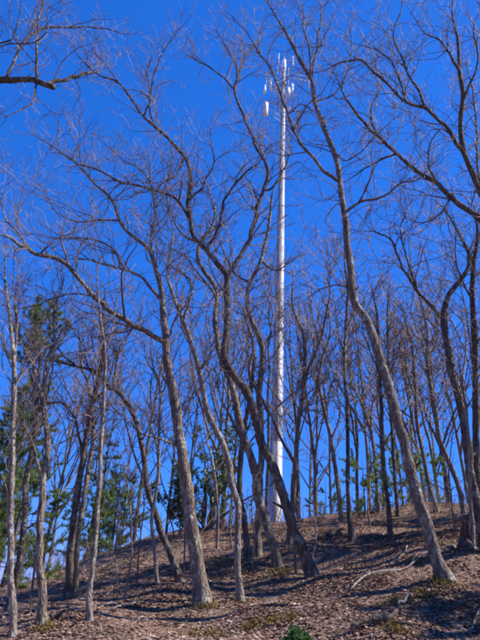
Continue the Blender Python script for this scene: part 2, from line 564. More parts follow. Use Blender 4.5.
traced_tree('left and thicker stem of the twin trunks growing from one foot at left',
    [(67, 598, 11), (70, 563, 9.5), (73, 530, 9), (77, 497, 8.5), (80, 475, 8), (85, 450, 7.5), (90, 417, 7), (97, 387, 6), (101, 365, 5), (103, 340, 3.5), (104, 315, 2.5)],
    [(-1, 4, 1.6, [(82, 462), (79, 437), (73, 415), (63, 403), (47, 402), (36, 409)]), (-1, 3, 1.2, [(96, 390), (88, 365), (80, 340), (70, 325)]), (-1, 3, 1.2, [(92, 408), (108, 380), (117, 352)])],
    seed=24, bark=1, dens=0.9, size=0.9)
traced_tree('right and paler stem of the twin trunks at left, close against its neighbour',
    [(75, 592, 8), (77, 557, 7), (80, 523, 6.5), (84, 495, 6), (88, 470, 5.5), (91, 450, 5.5), (92, 420, 5), (90, 397, 4.5), (88, 383, 4), (82, 370, 3), (80, 345, 2.2), (84, 322, 1.6)],
    [(-1, 2.6, 1, [(91, 430), (101, 410), (98, 380), (104, 350)])], seed=25, bark=0, dens=0.8, size=0.8)
traced_tree('pale slender straight trunk standing alone right of the twin trunks',
    [(90, 621, 7.5), (91, 580, 6.5), (94, 547, 6), (97, 513, 5.5), (100, 480, 5.2), (101, 437, 5), (103, 403, 4.6), (105, 370, 4.2), (104, 347, 3.8), (100, 318, 3), (98, 290, 2.2), (96, 262, 1.5)],
    [(-1, 2, 0.9, [(104, 350), (112, 330), (117, 300)]), (-1, 1.8, 0.8, [(103, 400), (95, 385), (91, 360)])], seed=26, bark=2, dens=0.6, size=0.7)
traced_tree('dark tree leaning left whose trunk arches over in a long bow toward the left',
    [(181, 583, 11), (172, 560, 8.5), (159, 525, 7.5), (148, 490, 7), (144, 462, 6.6), (141, 440, 6.4), (135, 417, 6), (123, 397, 5.5), (110, 387, 5), (97, 373, 4.4), (77, 366, 3.6), (52, 360, 2.8), (36, 361, 2)],
    [(-1, 4, 1.4, [(113, 389), (115, 372), (118, 355), (128, 334), (140, 318)]), (-1, 3.4, 1.2, [(97, 374), (100, 352), (103, 330), (102, 300)]), (-1, 2.5, 1, [(75, 366), (60, 352), (48, 330)]), (-1, 2.5, 1, [(141, 440), (152, 415), (150, 385), (158, 360)])],
    seed=27, bark=1, dens=0.8, size=0.8)
traced_tree('thin upright tree behind the arching dark trunk, wavy toward its top',
    [(157, 583, 5), (154, 545, 4.4), (152, 520, 4.2), (157, 485, 4), (159, 445, 3.8), (160, 405, 3.4), (159, 380, 3), (147, 362, 2.2), (144, 340, 1.6)],
    [(-1, 2.2, 1, [(160, 400), (168, 375), (166, 350)]), (-1, 2, 0.9, [(158, 450), (150, 425), (141, 410)])], seed=28, bark=2, dens=0.8, size=0.8)
traced_tree('thick trunk left of centre with long limbs sweeping out to the left edge',
    [(203, 604, 21), (200, 580, 17.5), (195, 547, 16.5), (190, 513, 15.5), (185, 478, 14), (179, 430, 12.5), (172, 380, 11), (167, 345, 9.6), (164, 318, 8), (162, 290, 6.6), (156, 268, 5.6), (149, 250, 5), (137, 240, 4.4), (125, 230, 4.2), (118, 220, 3.8), (113, 207, 3.6), (105, 194, 3.2), (93, 182, 2.8), (80, 168, 2.2), (68, 157, 1.6)],
    [(-1, 7.5, 4, [(165, 344), (145, 331), (123, 318), (103, 303), (90, 292), (77, 275), (67, 264), (50, 258), (33, 252), (13, 240), (-6, 231)]),
     (-1, 4, 1.8, [(163, 303), (147, 283), (133, 273), (108, 265), (83, 259), (62, 260)]),
     (-1, 4, 1.6, [(153, 257), (151, 240), (154, 222), (155, 203), (150, 180), (152, 158)]),
     (-1, 3.5, 1.6, [(178, 443), (162, 440), (140, 432), (122, 415), (103, 407)]),
     (0, 3, 1.4, [(36, 253), (20, 235), (7, 220), (0, 195), (-4, 175)]),
     (1, 3, 1.2, [(127, 270), (113, 248), (93, 240), (73, 237), (45, 237), (30, 233)]),
     (-1, 2.8, 1.1, [(117, 219), (100, 220), (80, 222), (67, 218), (53, 209), (45, 190)]),
     (-1, 2.4, 1.0, [(96, 186), (84, 170), (78, 150), (70, 130)]),
     (0, 2.4, 1.0, [(92, 293), (72, 294), (50, 300), (25, 308), (2, 305)]),
     (0, 2.6, 2.2, [(40, 255), (44, 250), (49, 245)]),
     (-1, 3, 1.2, [(166, 340), (176, 318), (188, 300), (190, 280), (176, 268)]),
     (2, 2.2, 1, [(155, 210), (165, 190), (172, 165), (170, 140)])],
    seed=29, bark=0, dens=0.85, size=0.95, crown_from=0.55)
traced_tree('slim smooth upright trunk just right of the thick one, its top bent to the left',
    [(240, 601, 9.5), (238, 573, 8), (238, 540, 8), (237, 508, 8), (231, 480, 8), (225, 450, 8), (217, 433, 7.6), (208, 415, 7.2), (203, 393, 6.8), (198, 367, 6.2), (190, 340, 5.6), (182, 318, 5), (173, 297, 4.2), (167, 278, 3.6), (170, 255, 3), (173, 232, 2.4), (168, 210, 1.8)],
    [(-1, 3.4, 1.4, [(184, 320), (192, 292), (188, 278), (174, 268), (166, 255)]), (-1, 3, 1.2, [(199, 370), (212, 350), (206, 325), (210, 300)])],
    seed=30, bark=2, dens=0.7, size=0.85, crown_from=0.55)
traced_tree('dark trunk leaning far left from the centre, forking high into two big limbs',
    [(313, 577, 17), (307, 563, 13.5), (297, 537, 12.5), (288, 513, 12), (277, 478, 11.5), (263, 447, 11), (255, 420, 10.6), (248, 395, 10.2), (238, 382, 9.8), (228, 367, 9.6), (225, 347, 8.8), (228, 318, 8), (227, 293, 7.6), (227, 276, 7.2), (217, 264, 6.6), (208, 252, 6.4), (199, 242, 6), (193, 232, 5.8), (191, 218, 5.4), (189, 205, 5.2), (191, 187, 5), (190, 170, 4.8), (183, 155, 4.4), (170, 140, 4), (155, 125, 3.6), (145, 115, 3.2), (132, 100, 2.8), (117, 82, 2.2), (105, 65, 1.8), (92, 50, 1.4)],
    [(-1, 6, 2.2, [(227, 276), (236, 264), (241, 255), (248, 242), (253, 228), (257, 210), (263, 190), (268, 173), (262, 155), (253, 140), (247, 122), (240, 105), (235, 88), (237, 70), (227, 47), (214, 28)]),
     (-1, 4, 1.4, [(193, 222), (175, 198), (155, 190), (125, 183), (100, 172), (75, 162), (50, 145), (30, 132)]),
     (-1, 4.4, 1.5, [(208, 250), (216, 232), (222, 213), (224, 200), (232, 187), (240, 177), (257, 163), (266, 150)]),
     (0, 3, 1.2, [(264, 192), (273, 187), (281, 173), (289, 158), (291, 140)]),
     (0, 2.4, 1.0, [(235, 88), (223, 78), (210, 68), (193, 58), (182, 50)]),
     (0, 2.4, 1.0, [(237, 72), (248, 53), (257, 44), (262, 30)]),
     (-1, 2.6, 1.0, [(157, 127), (150, 105), (152, 85), (160, 60), (178, 30)]),
     (-1, 2.4, 0.9, [(146, 116), (150, 95), (148, 70), (155, 50)]),
     (1, 2.2, 0.9, [(155, 190), (140, 170), (120, 158), (100, 140)]),
     (-1, 2.4, 1.0, [(118, 83), (100, 75), (82, 60), (70, 40)]),
     (-1, 3, 1.2, [(184, 156), (176, 175), (160, 185), (150, 205)]),
     (-1, 3, 1.1, [(190, 200), (203, 185), (215, 160), (210, 135)])],
    seed=31, bark=1, dens=0.85, size=0.95, crown_from=0.5)
traced_tree('mossy-footed trunk behind the dark leaning one, running up beside its left flank',
    [(278, 568, 13.5), (275, 553, 11.5), (267, 527, 11), (260, 500, 10.5), (254, 472, 10), (247, 443, 9.6), (240, 422, 9), (235, 400, 8.4), (230, 383, 7.8), (222, 360, 7), (217, 340, 6.6), (215, 320, 6.2), (217, 293, 5.8), (213, 283, 5.6), (202, 267, 5.2), (197, 257, 4.8), (201, 240, 4), (212, 228, 3.4), (215, 205, 2.6), (206, 185, 2)],
    [(-1, 3, 1.2, [(217, 300), (207, 285), (190, 262), (175, 250), (160, 240)]), (-1, 3, 1.2, [(199, 245), (184, 235), (172, 215), (165, 190)])],
    seed=32, bark=0, dens=0.7, size=0.9, crown_from=0.6)
traced_tree('wavy trunk left of the white pole, its foot hidden behind the leaning trunks',
    [(258, 556, 10), (258, 523, 9), (260, 493, 8.6), (261, 460, 8.2), (260, 417, 7.8), (258, 395, 7.4), (263, 363, 6.8), (261, 340, 6.2), (251, 320, 5.6), (248, 300, 5), (249, 283, 4.6), (260, 263, 4), (267, 237, 3.6), (270, 213, 3.2), (273, 193, 2.6), (281, 173, 2)],
    [(-1, 4.6, 1.8, [(259, 398), (249, 372), (253, 345), (247, 322), (240, 305), (230, 300)]), (-1, 3, 1.2, [(249, 283), (238, 277), (231, 268), (220, 240)]), (-1, 2.6, 1.1, [(261, 262), (275, 270), (290, 262), (310, 250)]), (-1, 3, 1.2, [(262, 350), (272, 330), (270, 305), (262, 285)])],
    seed=33, bark=0, dens=0.8, size=0.9, crown_from=0.45)
traced_tree('short-looking dark trunk tucked between the slim smooth trunk and the mossy-footed one',
    [(248, 560, 10), (247, 540, 8), (242, 515, 7.4), (239, 485, 7), (241, 455, 6.4), (244, 430, 6), (250, 395, 5), (254, 360, 4), (250, 330, 3), (240, 310, 2)],
    [(-1, 3, 1.2, [(243, 440), (232, 420), (222, 400), (215, 370)])], seed=34, bark=1, dens=0.7, size=0.9)
traced_tree('slim tree with a V fork standing just right of the white pole',
    [(289, 545, 8), (292, 505, 7), (294, 470, 6.4), (297, 440, 6), (301, 410, 5.6), (303, 387, 5.2), (305, 355, 4.4), (303, 333, 3.8), (297, 318, 3), (291, 295, 2.4), (294, 272, 1.8)],
    [(-1, 4, 1.4, [(303, 388), (310, 367), (320, 340), (326, 318), (330, 290), (327, 265)]), (-1, 2.2, 0.9, [(296, 448), (287, 430), (285, 410), (290, 395)]), (-1, 2, 0.8, [(300, 415), (313, 400), (318, 382)])],
    seed=35, bark=0, dens=0.9, size=0.9)
traced_tree('crooked thin tree between the V-forked tree and the straight slender one',
    [(342, 522, 6), (337, 477, 5.4), (330, 437, 5), (324, 410, 4.6), (319, 385, 4), (322, 360, 3.2), (330, 335, 2.4), (328, 310, 1.8)],
    [(-1, 2.4, 1, [(321, 392), (312, 370), (314, 345), (306, 325)]), (-1, 2.2, 1, [(330, 438), (340, 415), (338, 385), (344, 365)])],
    seed=36, bark=0, dens=0.9, size=0.9)
traced_tree('straight slender dark tree rising beside a small pale stub on the right slope',
    [(351, 541, 7), (349, 500, 5.6), (347.5, 460, 5), (347, 420, 4.8), (346, 370, 4.4), (346, 320, 3.8), (347, 285, 3), (345, 255, 2), (347, 235, 1.4)],
    [(-1, 1.8, 0.8, [(346, 330), (354, 310), (352, 285)]), (-1, 1.8, 0.8, [(346, 350), (337, 330), (338, 305)])], seed=37, bark=1, dens=0.6, size=0.8, crown_from=0.5)
traced_tree('slender tree left of the big right-hand leaning trunk, its foot just beyond the shadow band',
    [(391, 541, 7), (388, 505, 5.8), (383, 465, 5.4), (381, 425, 5), (380.5, 385, 4.6), (379, 350, 3.8), (376, 312, 3), (371, 285, 2.2)],
    [(-1, 2.4, 1, [(380, 375), (370, 350), (362, 325), (365, 300)]), (-1, 2.2, 1, [(380, 400), (390, 375), (396, 340)])], seed=38, bark=1, dens=0.8, size=0.85)
traced_tree('thin left-leaning crest tree midway between the straight slender tree and the big bent trunk',
    [(379, 512, 5), (376, 480, 4.4), (373, 440, 4), (363, 407, 3.4), (352, 385, 2.6), (346, 362, 1.8)],
    [(-1, 2, 0.9, [(373, 442), (371, 415), (375, 390)])], seed=39, bark=0, dens=0.9, size=0.9)
traced_tree('big bent trunk on the right leaning left, its mossy foot in the leaves',
    [(446, 581, 20), (437, 558, 16), (425, 520, 14.5), (412, 475, 13.8), (402, 437, 13), (394, 405, 12.2), (385, 375, 11.6), (373, 337, 11), (365, 318, 10.2), (357, 305, 9.6), (354.5, 293, 9), (351.5, 273, 8.6), (348, 250, 8.2), (346, 227, 7.8), (343, 205, 7.4), (339, 185, 7), (335, 157, 6.2), (322, 122, 5.6), (315, 100, 5.2), (312, 80, 4.8), (300, 62, 4.2), (287, 37, 3.8), (270, 5, 3), (264, -12, 2.4)],
    [(-1, 4.6, 1.6, [(338, 184), (326, 172), (315, 160), (297, 137), (287, 110), (277, 85), (270, 68), (257, 50), (245, 30), (232, 18)]),
     (-1, 3.8, 1.4, [(346, 213), (360, 202), (373, 200), (390, 192), (403, 183), (420, 178), (432, 165)]),
     (-1, 3.2, 1.2, [(312, 82), (314, 65), (318, 35), (321, 12), (320, -8)]),
     (-1, 2.8, 1.1, [(311, 76), (310, 50), (304, 28), (302, -4)]),
     (-1, 2.4, 1.0, [(333, 152), (345, 160), (362, 150), (380, 132), (395, 118)]),
     (-1, 2.4, 1.0, [(315, 102), (330, 96), (345, 78), (352, 55), (350, 30)]),
     (-1, 2.6, 1.0, [(355, 293), (342, 285), (325, 288), (305, 300)]),
     (0, 2, 0.9, [(288, 113), (300, 105), (310, 108), (320, 118)])],
    seed=40, bark=0, dens=0.8, size=0.95, crown_from=0.55)
traced_tree('straight thin tree half hidden behind the big bent trunk on the right',
    [(398, 516, 5), (395, 480, 4.6), (392, 430, 4.2), (389, 390, 3.8), (388, 350, 3.2), (388, 315, 2.6), (390, 280, 1.8)],
    [(-1, 2, 0.9, [(389, 380), (397, 355), (402, 325)])], seed=41, bark=1, dens=0.9, size=0.9)
traced_tree('slim wavy crest tree first right of the big bent trunk',
    [(437, 512, 6), (428, 480, 5.2), (422, 450, 4.8), (417, 413, 4.4), (415, 380, 4), (413, 353, 3.4), (410, 335, 2.8), (402, 310, 2)],
    [(-1, 2.4, 1, [(416, 400), (407, 375), (405, 345)]), (-1, 2.2, 1, [(414, 365), (422, 340), (420, 310)])], seed=42, bark=0, dens=0.9, size=0.9)
traced_tree('crooked double-bent crest tree left of the dark right-hand trunk',
    [(464, 513, 7), (457, 482, 6.4), (447, 457, 6), (440, 437, 5.6), (435, 413, 5.2), (430, 383, 4.6), (427, 353, 4), (426, 327, 3.2), (420, 300, 2.4), (412, 285, 1.8)],
    [(-1, 2.6, 1, [(436, 418), (446, 395), (450, 370)]), (-1, 2.6, 1, [(428, 362), (438, 335), (436, 310), (446, 290)])], seed=43, bark=0, dens=0.9, size=0.9)
traced_tree('dark thick trunk near the right edge with a sloping upper limb',
    [(486, 548, 14), (477, 505, 11.5), (470, 478, 11), (467, 447, 10.6), (463, 413, 10), (454, 380, 9.4), (447, 345, 8.8), (444, 320, 7.8), (447, 300, 6.4), (452, 290, 5.6), (466, 272, 5), (469, 255, 4.4), (460, 233, 3.8), (450, 217, 3.2), (442, 202, 2.6)],
    [(-1, 4.6, 1.4, [(444, 322), (430, 305), (418, 290), (405, 270), (398, 255), (390, 238), (378, 232), (356, 232)]),
     (0, 2.6, 1, [(420, 292), (408, 262), (402, 240), (403, 220), (412, 200)]),
     (-1, 2.6, 1, [(468, 262), (478, 245), (482, 220)])],
    seed=44, bark=1, dens=0.8, size=0.95, crown_from=0.5)
traced_tree('dark upright trunk cut by the right edge of the view',
    [(484, 545, 10), (479, 500, 9), (476, 460, 8.6), (476, 420, 8.2), (475, 370, 7.6), (474, 320, 7), (472, 290, 6), (474, 262, 5), (478, 235, 4), (474, 205, 3)],
    [(-1, 3, 1.2, [(473, 300), (462, 280), (455, 255), (458, 230)]), (-1, 3, 1.2, [(475, 350), (485, 325), (488, 300)])],
    seed=45, bark=1, dens=0.8, size=0.9)
traced_tree('thin pale young tree in front of the rotten stump at right',
    [(473, 549, 6.5), (471, 515, 5), (469.5, 480, 4.6), (470, 450, 4.2), (467, 415, 3.6), (463, 380, 3), (466, 345, 2.2), (462, 310, 1.6)],
    [(-1, 1.8, 0.8, [(467, 410), (458, 390), (455, 365)])], seed=46, bark=2, dens=0.7, size=0.8)
# ---- two near trees whose trunks stand outside the view and reach in with limbs
traced_tree('near tree reaching in from the upper left with a broken lichen-covered limb',
    [(-75, 655, 30), (-72, 560, 24), (-66, 440, 21), (-60, 320, 18), (-52, 220, 15), (-44, 140, 12), (-34, 60, 9), (-24, -10, 7), (-15, -60, 4)],
    [(-1, 8.5, 7, [(-48, 115), (-30, 92), (-12, 81), (0, 80), (17, 81), (33, 80), (47, 85), (54, 87)]),
     (0, 5.2, 3.6, [(48, 84), (60, 80.5), (73, 77), (86, 74), (98, 71)]),
     (0, 4, 1.2, [(6, 79), (13, 60), (23, 43), (37, 30), (57, 28), (73, 27), (100, 28), (117, 33), (131, 35)]),
     (0, 3.8, 1.2, [(40, 80), (37, 50), (38, 20), (42, 0), (44, -20)]),
     (0, 2.6, 1.0, [(39, 82), (33, 100), (20, 110), (-4, 120)]),
     (-1, 3.2, 1.1, [(-34, 60), (-15, 46), (0, 43), (13, 37), (20, 13), (21, -6)]),
     (-1, 2.4, 1.0, [(-38, 80), (-15, 55), (10, 44), (32, 43), (48, 28), (47, 8), (63, 0)])],
    depth=8.2, seed=47, bark=1, dens=0.65, size=0.8, crown_from=0.6)
traced_tree('near tree beyond the right edge spreading long crooked limbs across the upper right',
    [(560, 640, 30), (550, 540, 24), (540, 440, 21), (528, 350, 18), (514, 275, 15), (498, 228, 12), (486, 200, 9), (475, 178, 7.4), (464, 157, 6.6), (460, 135, 6), (460, 117, 5.6), (462, 93, 5.2), (458, 67, 4.8), (457, 40, 4.4), (452, 17, 4), (453, -6, 3.4)],
    [(-1, 8, 2, [(500, 232), (480, 218), (466, 209), (450, 197), (433, 181), (415, 171), (397, 154), (377, 137), (360, 120), (347, 100), (338, 82), (330, 60)]),
     (-1, 5.4, 1.6, [(464, 158), (450, 133), (437, 118), (423, 107), (407, 103), (393, 90), (380, 77), (360, 60), (340, 63), (320, 72), (305, 74)]),
     (1, 3.6, 1.2, [(424, 108), (417, 87), (407, 73), (400, 53), (393, 33), (402, 10), (404, -8)]),
     (1, 2.6, 1.0, [(408, 102), (395, 68), (387, 57), (367, 47), (350, 42)]),
     (0, 3.2, 1.2, [(397, 155), (380, 160), (360, 172), (345, 182)]),
     (0, 2.8, 1.0, [(377, 137), (370, 112), (378, 90), (372, 62)]),
     (-1, 3.4, 1.2, [(462, 100), (472, 80), (478, 60), (474, 30), (480, 5)]),
     (-1, 3.2, 1.2, [(458, 70), (443, 45), (425, 32), (410, 12)]),
     (-1, 4, 1.4, [(486, 200), (478, 170), (478, 125), (472, 90), (466, 60)]),
     (0, 3, 1.1, [(434, 182), (428, 160), (432, 140), (446, 120)]),
     (0, 2.8, 1.1, [(452, 198), (440, 215), (422, 222), (405, 218)])],
    depth=9.6, seed=48, bark=1, dens=0.75, size=0.95, crown_from=0.5)

# ------------------------------------------------------------------ slender trees along the crest and beyond it
MARKS = [(-40, 'the left edge of the view'), (67, 'the twin trunks at left'), (157, 'the arching dark trunk'), (203, 'the thick trunk left of centre'),
         (279, 'the white pole'), (351, 'the straight slender dark tree'), (412, 'the big bent trunk on the right')]
ORD = ['first', 'second', 'third', 'fourth', 'fifth', 'sixth', 'seventh', 'eighth', 'ninth', 'tenth', 'eleventh', 'twelfth', 'thirteenth', 'fourteenth']
# (column px where the trunk meets the crest, distance m, height m, trunk width px, lean in x per m)
FAR = [(3, 30, 14, 2.6, 0.0), (50, 30, 14, 2.4, 0.05), (58, 25, 12, 2.4, -0.03),
       (99, 34, 15, 2.4, 0.0), (124, 36, 14, 2.4, -0.02), (137, 28, 13, 2.6, 0.02),
       (168, 30, 14, 2.4, -0.02), (187, 34, 15, 2.8, 0.0),
       (213, 29, 14, 3.2, -0.05), (223, 24, 13, 3.2, -0.03), (231, 34, 15, 2.8, 0.03), (266, 26, 14, 3, -0.02),
       (298, 26, 12, 2.8, 0.0), (310, 36, 14, 2.4, 0.05), (316, 29, 13, 2.8, -0.03), (331, 30, 13, 2.6, -0.06),
       (358, 30, 14, 2.8, -0.02), (370, 27, 15, 3, -0.05), (384, 34, 15, 2.6, -0.02), (404, 30, 15, 2.8, -0.04),
       (419, 34, 15, 2.8, 0.0), (427, 27, 15, 3, -0.05), (442, 31, 15, 3, -0.06), (450, 25, 14, 3.4, -0.02), (470, 29, 15, 3, -0.07), (494, 26, 15, 3.5, -0.08)]

def far_tree(i, px, Y, H, w, lean, label):
    rng = np.random.default_rng(500 + i)
    d = ray(px, 515)
    X = d[0] / d[1] * Y
    base = np.array((X, Y, float(ground(X, Y))))
    H = H * rng.uniform(0.75, 1.15); w = w * rng.uniform(0.7, 1.35); lean = lean * 1.6
    n = 22
    t = np.linspace(0, 1, n)
    wob = np.cumsum(rng.normal(0, 0.075, (n, 2)), 0) * H / 12
    P = base[None] + np.stack([lean * H * t * t * 0.8 + wob[:, 0] * t, wob[:, 1] * t + rng.uniform(-0.06, 0.06) * H * t, H * t], 1)
    P[0, 2] -= 0.35
    r0 = 0.5 * w * (Y / math.cos(PITCH)) / FPX
    R = r0 * (1 - t) ** 0.75 + 0.008
    R = R * (1 + 0.5 * np.exp(-t * H / 0.25))
    root = empty('bare_tree', base, label, 'tree', 'slender bare trees along the hill crest')
    V, F = tubes(P[None], R[None], 8, ref=(0, 1, 0), rough=0.10, rng=rng, cap=True)
    bk = int(rng.choice((0, 0, 1, 2)))
    add('trunk', make_mesh('trunk', V - base, F, BARK[bk]), root)
    # ascending limbs
    nl = int(rng.integers(6, 11))
    lines = [(P, R, 0.45)]
    ang = rng.uniform(0, 6.28)
    for k in range(nl):
        tt = rng.uniform(0.2, 0.85) if k else rng.uniform(0.18, 0.4)
        j = int(tt * (n - 1))
        ang += 2.4 + rng.normal(0, 0.4)
        L = H * (1 - tt) * rng.uniform(0.6, 1.0) + 0.6
        q = np.empty((9, 3)); q[0] = P[j]
        out = rng.uniform(0.35, 0.8)
        dd = np.array((math.cos(ang) * out, math.sin(ang) * out, 1.0)); dd /= np.linalg.norm(dd)
        for z in range(1, 9):
            dd = dd + rng.normal(0, 0.11, 3) + UPZ * 0.06; dd /= np.linalg.norm(dd)
            q[z] = q[z - 1] + dd * L / 8
        rr = R[j] * (rng.uniform(0.35, 0.6) if k else rng.uniform(0.6, 0.85)) * (1 - np.linspace(0, 1, 9)) ** 0.7 + 0.007
        V, F = tubes(q[None], rr[None], 6, rough=0.08, rng=rng)
        add('limb', make_mesh('limb', V - base, F, BARK[bk]), root)
        lines.append((q, rr, 0.15))
    dist = math.hypot(Y, H * 0.5)
    add('crown', crown_mesh(rng, lines, dist, 0.55, 1.0, base, TWIG_FAR, 3, (0.38, 0.7, 2.2)), root)

FAR.sort()
count = {}
for i, (px, Y, H, w, lean) in enumerate(FAR):
    mk = [m_ for m_ in MARKS if m_[0] <= px][-1][1]
    c = count.get(mk, 0); count[mk] = c + 1
    tail = 'counting right from ' + mk
    far_tree(i, px, Y, H, w, lean, f'{ORD[c]} thin bare crest tree {tail}')

# ------------------------------------------------------------------ saplings and brush stems on the slope
SAPS = [
    ([(30, 613, 3.4), (34, 570, 3), (37, 540, 2.6), (41, 505, 2), (40, 480, 1.2)], 'pale leaning sapling between the left edge tree and the mossy-footed fork'),
    ([(124, 600, 2.8), (131, 560, 2.4), (131, 520, 2.2), (127, 485, 1.8), (121, 455, 1.2)], 'bowed pale sapling right of the pale slender trunk'),
    ([(118, 592, 2), (116, 555, 1.8), (119, 515, 1.6), (115, 480, 1)], 'wispy upright sapling left of the bowed pale one'),
    ([(137, 585, 2), (139, 548, 1.8), (144, 505, 1.4), (143, 470, 1)], 'wispy sapling beneath the arching dark trunk'),
    ([(184, 573, 2.4), (185, 540, 2.2), (183, 505, 1.8), (186, 470, 1.2)], 'thin grey sapling just left of the thick trunk, behind it'),
    ([(217, 550, 4), (218, 520, 3.6), (216, 490, 3.4), (213, 465, 3), (207, 440, 2.4), (203, 420, 1.6)], 'slim bare stem rising through the evergreen shrub'),
    ([(296, 574, 3), (294, 540, 2.6), (293, 505, 2.2), (296, 470, 1.6), (293, 440, 1)], 'thin upright sapling beside the foot of the dark leaning trunk'),
    ([(253, 571, 2), (254, 540, 1.8), (252, 505, 1.4), (255, 480, 1)], 'wispy sapling between the slim smooth trunk and the mossy-footed one'),
    ([(312, 560, 2), (316, 530, 1.8), (314, 495, 1.4), (318, 465, 1)], 'wispy sapling behind the foot of the dark leaning trunk, right side'),
    ([(370, 528, 2.2), (368, 500, 2), (371, 470, 1.6), (369, 440, 1)], 'wispy sapling just right of the straight slender dark tree'),
    ([(455, 530, 2.4), (452, 500, 2.2), (449, 470, 1.8), (452, 440, 1.2)], 'wispy sapling left of the rotten stump'),
    ([(232, 548, 2.2), (230, 520, 2), (233, 490, 1.6), (230, 465, 1)], 'wispy sapling against the right side of the evergreen shrub'),
]
for i, (tr, lab) in enumerate(SAPS):
    traced_tree(lab, tr, seed=700 + i, bark=2 if i % 3 else 0, dens=0.7, size=0.38, crown_from=0.3, name='sapling', flare=0.3, group='saplings on the slope', levels=2)

# ------------------------------------------------------------------ evergreens
def thin_leaf(t, b, c, share):
    """light passes through needles and leaves"""
    t.links.new(c, b.inputs['Base Color'])
    tr = t.nodes.new('ShaderNodeBsdfTranslucent')
    t.links.new(c, tr.inputs['Color'])
    mx = t.nodes.new('ShaderNodeMixShader')
    mx.inputs[0].default_value = share
    t.links.new(b.outputs[0], mx.inputs[1]); t.links.new(tr.outputs[0], mx.inputs[2])
    t.links.new(mx.outputs[0], t.nodes['Material Output'].inputs['Surface'])

def needle_mat(name, a, b_):
    mt, t, b = new_mat(name, 0.55, 0.3)
    g = t.nodes.new('ShaderNodeNewGeometry')
    c = ramp(t, g.outputs['Random Per Island'], [(0.0, a), (1.0, b_)])
    thin_leaf(t, b, c, 0.45)
    return mt
PINE = needle_mat('pine_needles', (0.085, 0.135, 0.040), (0.21, 0.265, 0.080))
PINE_YOUNG = needle_mat('young_pine_needles', (0.10, 0.155, 0.035), (0.22, 0.27, 0.075))

def tufts(rng, C, D, L, n, width):
    """needle brushes: n thin triangles at each point C fanning out around D"""
    M = len(C)
    q = rng.normal(size=(M, n, 3))
    d = norm(D[:, None, :] * 0.75 + q * 0.6)
    side = norm(np.cross(d, rng.normal(size=(M, n, 3)))) * width
    ln = L[:, None, None] * rng.uniform(0.6, 1.1, (M, n, 1))
    a = np.broadcast_to(C[:, None, :], d.shape) + rng.normal(size=d.shape) * 0.02
    V = np.stack([a - side, a + side, a + d * ln], 2).reshape(-1, 3)
    return V, [np.arange(len(V)).reshape(-1, 3)]

def pine(label, px, Y, H, crown_t, spread, mat, seed, ntuft=13, r0=0.16, base_t=0.0, name='pine_tree', dens=1.0, group=None, needle=0.2, nw=0.014):
    rng = np.random.default_rng(seed)
    d = ray(px, 530); X = d[0] / d[1] * Y
    base = np.array((X, Y, float(ground(X, Y))))
    root = empty(name, base, label, 'pine tree' if name == 'pine_tree' else 'young pine', group)
    n = 18; t = np.linspace(0, 1, n)
    wob = np.cumsum(rng.normal(0, 0.03, (n, 2)), 0) * H / 14
    P = base + np.stack([wob[:, 0] * t, wob[:, 1] * t, H * t], 1); P[0, 2] -= 0.3
    R = r0 * (1 - 0.92 * t) * (1 + 0.4 * np.exp(-t * H / 0.3))
    V, F = tubes(P[None], R[None], 9, ref=(0, 1, 0), rough=0.1, rng=rng, cap=True)
    add('trunk', make_mesh('trunk', V - base, F, BARK[1]), root)
    bp, br = [], []
    z = crown_t
    while z < 0.985:
        k = int(rng.integers(3, 6))
        a0 = rng.uniform(0, 6.28)
        for b_ in range(k):
            a = a0 + b_ * 6.28 / k + rng.normal(0, 0.25)
            prof = (1 - (z - crown_t) / (1 - crown_t)) ** 0.7 * (0.55 + 0.45 * min(1, (z - crown_t) / 0.15))
            L = spread * prof * rng.uniform(0.55, 1.15) + 0.15
            q = np.empty((7, 3))
            f = z * (n - 1); j = min(int(f), n - 2)
            q[0] = P[j] + (P[j + 1] - P[j]) * (f - j)
            dd = np.array((math.cos(a), math.sin(a), rng.uniform(-0.05, 0.45)))
            for s_ in range(1, 7):
                dd = norm(dd + rng.normal(0, 0.09, 3) + UPZ * 0.05)
                q[s_] = q[s_ - 1] + dd * L / 6
            bp.append(q); br.append(np.linspace(max(0.012, L * 0.013), 0.006, 7))
        z += rng.uniform(0.55, 0.95) / H
    P1, R1 = np.array(bp), np.array(br)
    P2, R2 = spawn(rng, P1, R1, 0.17 / dens, 0.35, 0.95, 5, (30, 65), 0.25, 0.6, 0.005, 0.12, 0.08, 14, 1)
    V, F = join([tubes(P1, R1, 5), tubes(P2, R2, 3)])
    prop(add('boughs', make_mesh('boughs', V - base, F, BARK[1]), root), kind='stuff')
    # needle brushes along the outer shoots
    C, D = [], []
    for u in np.linspace(0.25, 1.0, 6):
        f = u * 4; j = min(int(f), 3)
        C.append(P2[:, j] + (P2[:, j + 1] - P2[:, j]) * (f - j)); D.append(norm(P2[:, j + 1] - P2[:, j]))
    C, D = np.concatenate(C), np.concatenate(D)
    V, F = tufts(rng, C, norm(D + UPZ * 0.25), np.full(len(C), needle), ntuft, nw)
    prop(add('crown', make_mesh('crown', V - base, F, mat, smooth=False), root), kind=None)
    return root

